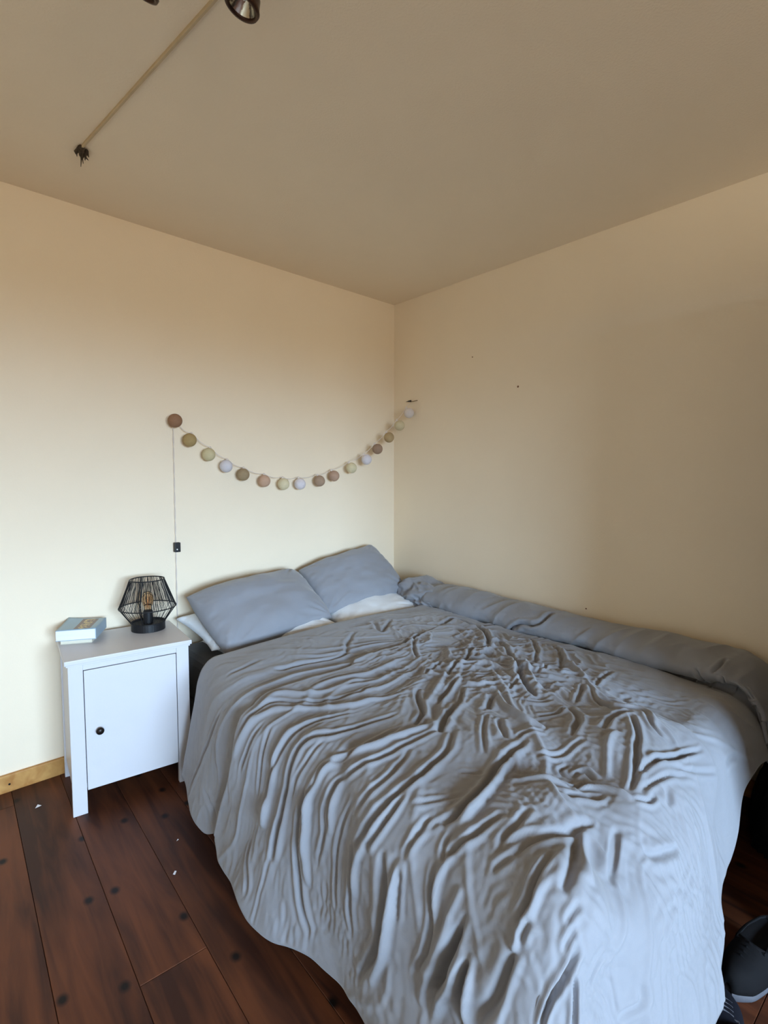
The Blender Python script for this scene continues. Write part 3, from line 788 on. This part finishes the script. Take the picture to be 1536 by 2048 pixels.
def mth(op, a, bv):
    q = n.new('ShaderNodeMath'); q.operation = op
    for k_, vv in ((0, a), (1, bv)):
        if isinstance(vv, (int, float)): q.inputs[k_].default_value = vv
        else: l.new(vv, q.inputs[k_])
    return q.outputs[0]
inb = mth('MULTIPLY', mth('GREATER_THAN', sp.outputs['X'], .062), mth('LESS_THAN', sp.outputs['X'], .125))
inb = mth('MULTIPLY', inb, mth('LESS_THAN', sp.outputs['Y'], .165)); inb = mth('MULTIPLY', inb, mth('GREATER_THAN', sp.outputs['Y'], .012))
nz = n.new('ShaderNodeTexNoise'); nz.inputs['Scale'].default_value = 95; nz.inputs['Detail'].default_value = 1; l.new(tcn.outputs['Object'], nz.inputs['Vector'])
le = mth('MULTIPLY', mth('GREATER_THAN', nz.outputs['Fac'], .5), mth('MULTIPLY', mth('GREATER_THAN', sp.outputs['X'], .075), mth('LESS_THAN', sp.outputs['X'], .112)))
m1 = n.new('ShaderNodeMix'); m1.data_type = 'RGBA'; m1.inputs['A'].default_value = rgb(128, 108, 98); m1.inputs['B'].default_value = rgb(205, 180, 120); l.new(le, m1.inputs['Factor'])
m2 = n.new('ShaderNodeMix'); m2.data_type = 'RGBA'; m2.inputs['A'].default_value = rgb(150, 176, 192); l.new(inb, m2.inputs['Factor']); l.new(m1.outputs['Result'], m2.inputs['B'])
l.new(m2.outputs['Result'], b.inputs['Base Color']); b.inputs['Roughness'].default_value = .4
BR_ = math.radians(-27)
book('book', (-2.070, -.150, H), BR_, .118, .155, .018, M_cream, M_cream, 'thin cream paperback lying under the thick book on the cabinet')
book('book', (-2.088, -.158, H+.018), BR_, .150, .178, .044, M_teal, M_pages, 'thick blue-grey book with white pages lying on a thin book', band=mband, lift=.012)
# ------------------------------------------------------------------ string of cotton-ball lights
BALLS = [(-1.531,-.045,1.596),(-1.461,-.045,1.505),(-1.364,-.045,1.436),(-1.27,-.045,1.378),(-1.173,-.045,1.334),(-1.047,-.048,1.299),(-.925,-.05,1.281),(-.813,-.05,1.281),(-.673,-.05,1.298),(-.563,-.05,1.329)]
BALLS += [(-.438,-.069,1.380),(-.338,-.098,1.435),(-.264,-.121,1.504),(-.184,-.145,1.581),(-.110,-.167,1.662),(-.042,-.187,1.747)]
BC = [(150,112,84),(172,146,98),(206,192,152),(214,208,212),(160,138,106),(200,164,138),(222,208,172),(226,218,222),(168,142,120),(182,150,128),(220,208,172),(224,218,224),(160,132,110),(184,158,116),(214,200,164),(226,216,212)]
gar = empty('string_lights', BALLS[0]); tag(gar, 'garland of beige, cream and white ball lights strung above the pillows', 'string lights')
g0 = Vector(BALLS[0])
M_cord = mat('clear_cord', rgb(228, 216, 206), rough=.4, var=.05)
ballm = {}
me0 = None; cap0 = None
bm = bmesh.new(); bmesh.ops.create_uvsphere(bm, u_segments=36, v_segments=24, radius=.0335)
mesh_ball = bpy.data.meshes.new('ball'); bm.to_mesh(mesh_ball); bm.free(); mesh_ball.polygons.foreach_set('use_smooth', [True]*len(mesh_ball.polygons))
bm = bmesh.new(); lathe(bm, [(0, .030), (.008, .031), (.007, .040), (.0035, .046), (0, .047)], 14); mesh_cap = bpy.data.meshes.new('cap'); bm.to_mesh(mesh_cap); bm.free(); mesh_cap.materials.append(M_cord)
hang = []
for i, p in enumerate(BALLS):
    o = bpy.data.objects.new('ball', mesh_ball.copy()); COL.objects.link(o); o.parent = gar
    o.data.materials.append(mat('ball_thread', rgb(*BC[i]), rough=.75, var=.05, scale=60, bump=.25, bscale=150, stretch=(1, 1, 5)))
    o.location = Vector(p)-g0
    nxt = Vector(BALLS[min(i+1, 15)]); prv = Vector(BALLS[max(i-1, 0)]); sl = (nxt-prv).normalized()
    tilt = Vector((sl.x*-sl.z*.9, 0.35, 1)).normalized()
    if i == 0: tilt = Vector((.55, .65, -.3)).normalized()
    o.rotation_euler = tilt.to_track_quat('Z', 'Y').to_euler()
    c = bpy.data.objects.new('cap', mesh_cap); COL.objects.link(c); c.parent = o
    hang.append(Vector(p)+tilt*.043)
pts = []
for i in range(len(hang)-1):
    a, b_ = hang[i], hang[i+1]
    for t in (0, .25, .5, .75): pts.append(a.lerp(b_, t)-Vector((0, 0, .012*4*t*(1-t)))-g0)
pts.append(hang[-1]-g0)
HOOK = Vector((-.012, -.181, 1.822))
pts.append(HOOK+Vector((-.012, 0, -.004))-g0)
bm = bmesh.new(); tube(bm, pts, .0016, 6); obj('cord', bm, M_cord, gar)
# two-strand lead going down to the controller and behind the bed
SW = Vector((-1.528, -.012, .968))
for ph_ in (0, math.pi):
    q = []
    for k in range(90):
        z = 1.575-(1.575-.42)*k/89; aa = k*.55+ph_
        q.append(Vector((-1.527-.004*k/89+.0022*math.cos(aa), -.006+.0022*math.sin(aa), z))-g0)
    bm = bmesh.new(); tube(bm, q, .0016, 5); obj('lead', bm, M_cord, gar)
bm = bmesh.new(); box(bm, -.014, .014, -.020, .004, -.024, .024, bevel=.003)
sw = obj('controller', bm, M_black, gar); sw.location = SW-g0; sw['label'] = 'small black controller box on the lead'
bm = bmesh.new(); lathe(bm, [(0, 0), (.0036, 0), (.003, .002), (0, .0025)], 12, M=Matrix.Rotation(math.pi/2, 4, 'X'), center=(-.004, -.020, -.010)); obj('button', bm, M_whiteframe, sw)
# hook in the right wall that carries the end of the string
hk = empty('wall_hook', (0, -.181, 1.826)); tag(hk, 'small black hook screwed into the cream wall above the last ball', 'hook')
bm = bmesh.new(); tube(bm, [(.004, -.045, .004), (-.004, -.040, .003), (-.012, -.02, 0), (-.018, .004, .0), (-.020, .018, .004), (-.016, .026, .009)], [.0026, .0026, .0026, .0026, .0024, .0018], 8); obj('shank', bm, mat('brass_hook', rgb(140, 118, 84), rough=.5, metal=.3), hk, smooth=True)
bm = bmesh.new(); box(bm, -.026, -.012, .0, .050, -.004, .008)
for v in bm.verts:
    if v.co.y > .04: v.co.z = .003; v.co.x = -.018
obj('hook_tip', bm, M_black, hk)
# ------------------------------------------------------------------ ceiling: cable duct with frayed end, spot lamp
A = Vector((-1.999, -.470, RZ)); B = Vector((-1.890, -1.42, RZ)); dirv = (B-A).normalized()
duct = empty('cable_duct', A); tag(duct, 'narrow painted cable duct running across the ceiling to the spotlight', 'cable duct')
bm = bmesh.new(); e2 = (B-A)
nrm = Vector((-dirv.y, dirv.x, 0))
prof = [(-.0048, .001), (-.0048, -.006), (-.003, -.009), (.003, -.009), (.0048, -.006), (.0048, .001)]
ra = [bm.verts.new(nrm*x_+Vector((0, 0, z_))) for x_, z_ in prof]; rb_ = [bm.verts.new(e2+nrm*x_+Vector((0, 0, z_))) for x_, z_ in prof]
for i in range(len(prof)):
    j = (i+1) % len(prof); bm.faces.new((ra[i], rb_[i], rb_[j], ra[j]))
bm.faces.new(ra); bm.faces.new(rb_[::-1])
obj('duct_cover', bm, mat('duct_paint', rgb(200, 178, 142), rough=.7), duct)
M_dust = mat('dark_dust', rgb(74, 62, 48), rough=.95, var=.25, scale=80)
bm = bmesh.new(); r5 = random.Random(3)
for k in range(16):
    st = Vector((r5.uniform(-.02, .02), r5.uniform(-.006, .03), -.004)); en = st+Vector((r5.uniform(-.014, .022), r5.uniform(.005, .045), r5.uniform(-.024, -.002)))
    tube(bm, [st, st.lerp(en, .5)+Vector((r5.uniform(-.006, .006), 0, -.004)), en], [r5.uniform(.003, .007), r5.uniform(.002, .005), .001], 6)
tube(bm, [(.004, .03, -.008), (.010, .06, -.018), (.014, .085, -.030)], [.004, .002, .001], 6)
o = obj('frayed_end', bm, M_dust, duct); o['label'] = 'dark ragged end with dust and loose fibres'
# spot lamp: ceiling bar, two heads
SP = [Vector((-1.905, -1.490, 2.388)), Vector((-2.100, -1.405, 2.365))]
spot = empty('ceiling_spotlight', (-2.0, -1.56, RZ)); tag(spot, 'bronze ceiling spotlight bar with round reflector lamps', 'ceiling light')
S0 = Vector((-2.0, -1.56, RZ))
M_bronze = mat('aged_bronze', rgb(70, 50, 40), rough=.35, var=.1, metal=.7)
M_refl = mat('silver_reflector', rgb(210, 205, 190), rough=.15, var=.05, metal=.9)
d_ = (SP[1]-SP[0]); d_.z = 0; d_.normalize()
bm = bmesh.new(); tube(bm, [Vector((0, 0, -.022))-d_*.22, Vector((0, 0, -.022))+d_*.22], .012, 12); obj('bar', bm, M_bronze, spot)
bm = bmesh.new(); lathe(bm, [(0, 0), (.05, 0), (.05, -.012), (.045, -.02), (0, -.022)], 32); obj('canopy', bm, M_bronze, spot)
for sp_, aim in ((SP[0], Vector((-.26, .24, -1))), (SP[1], Vector((-.2, .5, -1)))):
    q = aim.normalized().to_track_quat('Z', 'Y').to_matrix().to_4x4()
    loc = sp_-S0
    bm = bmesh.new(); lathe(bm, [(0, -.085), (.010, -.085), (.013, -.06), (.024, -.045), (.034, -.02), (.038, .0), (.041, .006), (.039, .012), (.033, .012), (.032, .004)], 32, M=q, center=loc)
    hd = obj('spot_head', bm, M_bronze, spot, smooth=True)
    bm = bmesh.new(); lathe(bm, [(.0325, .006), (.026, -.006), (.015, -.020), (.006, -.028), (0, -.028)], 32, M=q, center=loc); obj('reflector', bm, M_refl, hd, smooth=True)
    bm = bmesh.new(); lathe(bm, [(0, -.028), (.005, -.026), (.005, -.008), (0, -.004)], 12, M=q, center=loc); obj('capsule', bm, M_whiteframe, hd, smooth=True)
    jb = loc + (q @ Vector((0, 0, -.08))); jt = Vector((jb.x, jb.y, -.024)); k_ = (jb.xy.dot(d_.xy)); on = Vector((d_.x*k_, d_.y*k_, -.022))
    bm = bmesh.new(); tube(bm, [jb, jb.lerp(on, .5)+Vector((0, 0, .005)), on], .005, 8); obj('arm', bm, M_bronze, spot)
# ------------------------------------------------------------------ wardrobe past the foot of the bed (shades that end of the wall)
wd = empty('wardrobe', (-.415, -2.80, 0)); tag(wd, 'tall dark wooden wardrobe standing across the room past the bed foot', 'wardrobe')
boxo('body', (-.395, .390, -.26, .26, 0, 2.02), M_wardrobe, wd, bevel=.004)
for s_ in (-1, 1):
    x0, x1 = sorted((s_*.003, s_*.385)); dd = boxo('door', (x0, x1, -.282, -.26, .06, 2.0), M_wardrobe, wd, bevel=.003)
    bm = bmesh.new(); tube(bm, [(s_*.04, -.282, .95), (s_*.04, -.305, .97), (s_*.04, -.305, 1.08), (s_*.04, -.282, 1.10)], .005, 8); obj('handle', bm, M_bronze, dd)
# ------------------------------------------------------------------ things on the floor by the foot of the bed
def shoe(name, loc, rz, length, m_up, m_sole, m_in, label):
    e = empty(name, loc, rz); tag(e, label, 'shoe', 'shoes on the floor by the bed foot')
    L = length; ns, nt = 26, 28
    def outline(t):     # half width along the length, heel at 0
        return .5*L*.36*(0.62+.38*math.sin(min(1, t*1.0)*math.pi*.95))*min(1, (t/.10)**.5 if t < .10 else 1)*min(1, ((1-t)/.16)**.5 if t > .84 else 1)
    def height(t):
        return .085-.0*t if t < .35 else .085-(t-.35)/.65*.040
    Pu = np.zeros((nt, ns, 3)); Ps = np.zeros((nt, ns, 3))
    for i in range(nt):
        t = .004+.992*i/(nt-1); w_ = outline(t)+.002; h_ = height(t)*(1 if t < .9 else max(.35, 1-((t-.9)/.1)**2*.6))
        opening = (t < .55)
        for j in range(ns):
            a = math.pi*j/(ns-1)
            if opening:
                # sides only: cut the crown away for the ankle
                s = (j/(ns-1)-.5)*2
                yy = math.copysign(w_*(1-.28*(1-abs(s))**1.0), s); zz = .022+h_*(1-abs(s))**.8 if abs(s) > .12 else .022+h_*.90*(.55+.45*abs(s)/.12)
                Pu[i, j] = (t*L, yy*(1 if abs(s) > .12 else abs(s)/.12*.9+.0), zz)
            else:
                Pu[i, j] = (t*L, w_*math.cos(math.pi-a), .022+h_*math.sin(a)**.7)
        for j in range(ns):
            a = 2*math.pi*j/(ns)
            Ps[i, j] = (t*L, (w_+.004)*math.cos(a), .012+.014*max(-.85, min(.85, math.sin(a)*1.5)))
    up = grid_obj('upper', Pu, m_up, e)
    s_ = up.modifiers.new('thickness', 'SOLIDIFY'); s_.thickness = .003
    grid_obj('sole', Ps, m_sole, e, close_u=True)
    bm = bmesh.new()
    r_ = [(t*L, outline(t)*.72*sg, .024+height(t)*.86) for sg in (1, -1) for t in ([.06+.07*k for k in range(8)] if sg > 0 else [.55-.07*k for k in range(8)])]
    tube(bm, r_, .004, 6, closed=True); obj('collar', bm, m_sole if m_in is None else m_in, e)
    for k in range(4):
        t = .58+.06*k
        bm = bmesh.new(); tube(bm, [(t*L, -outline(t)*.5, .020+height(t)*.96), (t*L, 0, .026+height(t)*1.0), (t*L, outline(t)*.5, .020+height(t)*.96)], .0028, 6); obj('lace', bm, m_in or m_sole, e)
    return e
M_navy = fabric('navy_canvas', (.004, .0045, .010), var=.1, sheen=0); M_rub = mat('grey_rubber', rgb(88, 88, 95), rough=.7)
M_blk = fabric('black_canvas', (.004, .0038, .005), var=.1, sheen=0)
shoe('shoe', (-1.335, -2.365, 0), math.radians(14), .26, M_navy, M_rub, M_rub, 'navy canvas shoe with pale rim nearest the hanging duvet corner')
shoe('shoe', (-.80, -2.36, 0), math.radians(168), .25, M_blk, M_rub, M_blk, 'black canvas shoe with pale toe beside the mauve cloth')
def cloth_heap(name, c, rad, m, seed, label, cat):
    th, ph = np.meshgrid(np.linspace(0, 2*np.pi, 90, endpoint=False), np.linspace(.01, np.pi*.5, 40))
    dx, dy, dz = np.cos(th)*np.sin(ph), np.sin(th)*np.sin(ph), np.cos(ph)
    rr = 1+.22*vnoise(dx*2+seed, dy*2+dz, seed)+.12*(1-2*np.abs(vnoise(dx*4+seed, dy*4+dz*2, seed+1)))+.05*vnoise(dx*9, dy*9+dz*5, seed+2)
    Pn = np.stack([c[0]+rad[0]*dx*rr, c[1]+rad[1]*dy*rr, rad[2]*dz*rr+.001], -1)
    o = grid_obj(name, Pn, m, None, close_u=True); tag(o, label, cat); return o
cloth_heap('crumpled_cloth', (-.645, -2.435, 0), (.11, .075, .19), fabric('mauve_cloth', (.10, .045, .065)), 51, 'dark mauve cloth crumpled in a heap on the floor by the wardrobe', 'cloth')
cloth_heap('clothes_heap', (-.24, -2.29, 0), (.17, .085, .27), M_blk, 61, 'black clothes heaped on the floor between bed foot and wardrobe', 'clothes')
# scraps of paper on the boards
def scrap(loc, rz, pts, h, label):
    bm = bmesh.new(); a = [bm.verts.new((x, y, .0006+h*k)) for k, (x, y) in enumerate(pts)]; b_ = [bm.verts.new((v.co.x, v.co.y, v.co.z+.0007)) for v in a]
    bm.faces.new(a[::-1]); bm.faces.new(b_)
    for i in range(len(a)):
        j = (i+1) % len(a); bm.faces.new((a[i], a[j], b_[j], b_[i]))
    o = obj('paper_scrap', bm, M_pages); o.location = loc; o.rotation_euler = (0, 0, rz); tag(o, label, 'paper scrap', 'paper scraps on the floorboards'); return o
tri = [(0, 0), (.021, -.004), (.016, .014)]
scrap((-2.192, -.224, 0), .3, tri, .0012, 'white triangular paper scrap beside the cabinet leg')
scrap((-1.915, -.951, 0), .9, [(0, 0), (.016, 0), (.017, .006), (.001, .007)], .0004, 'white oblong paper scrap on the boards beside the duvet hem')
scrap((-1.85, -.794, 0), .2, [(0, 0), (.010, .001), (.008, .006)], .0004, 'tiny white paper scrap on the boards near the cabinet')
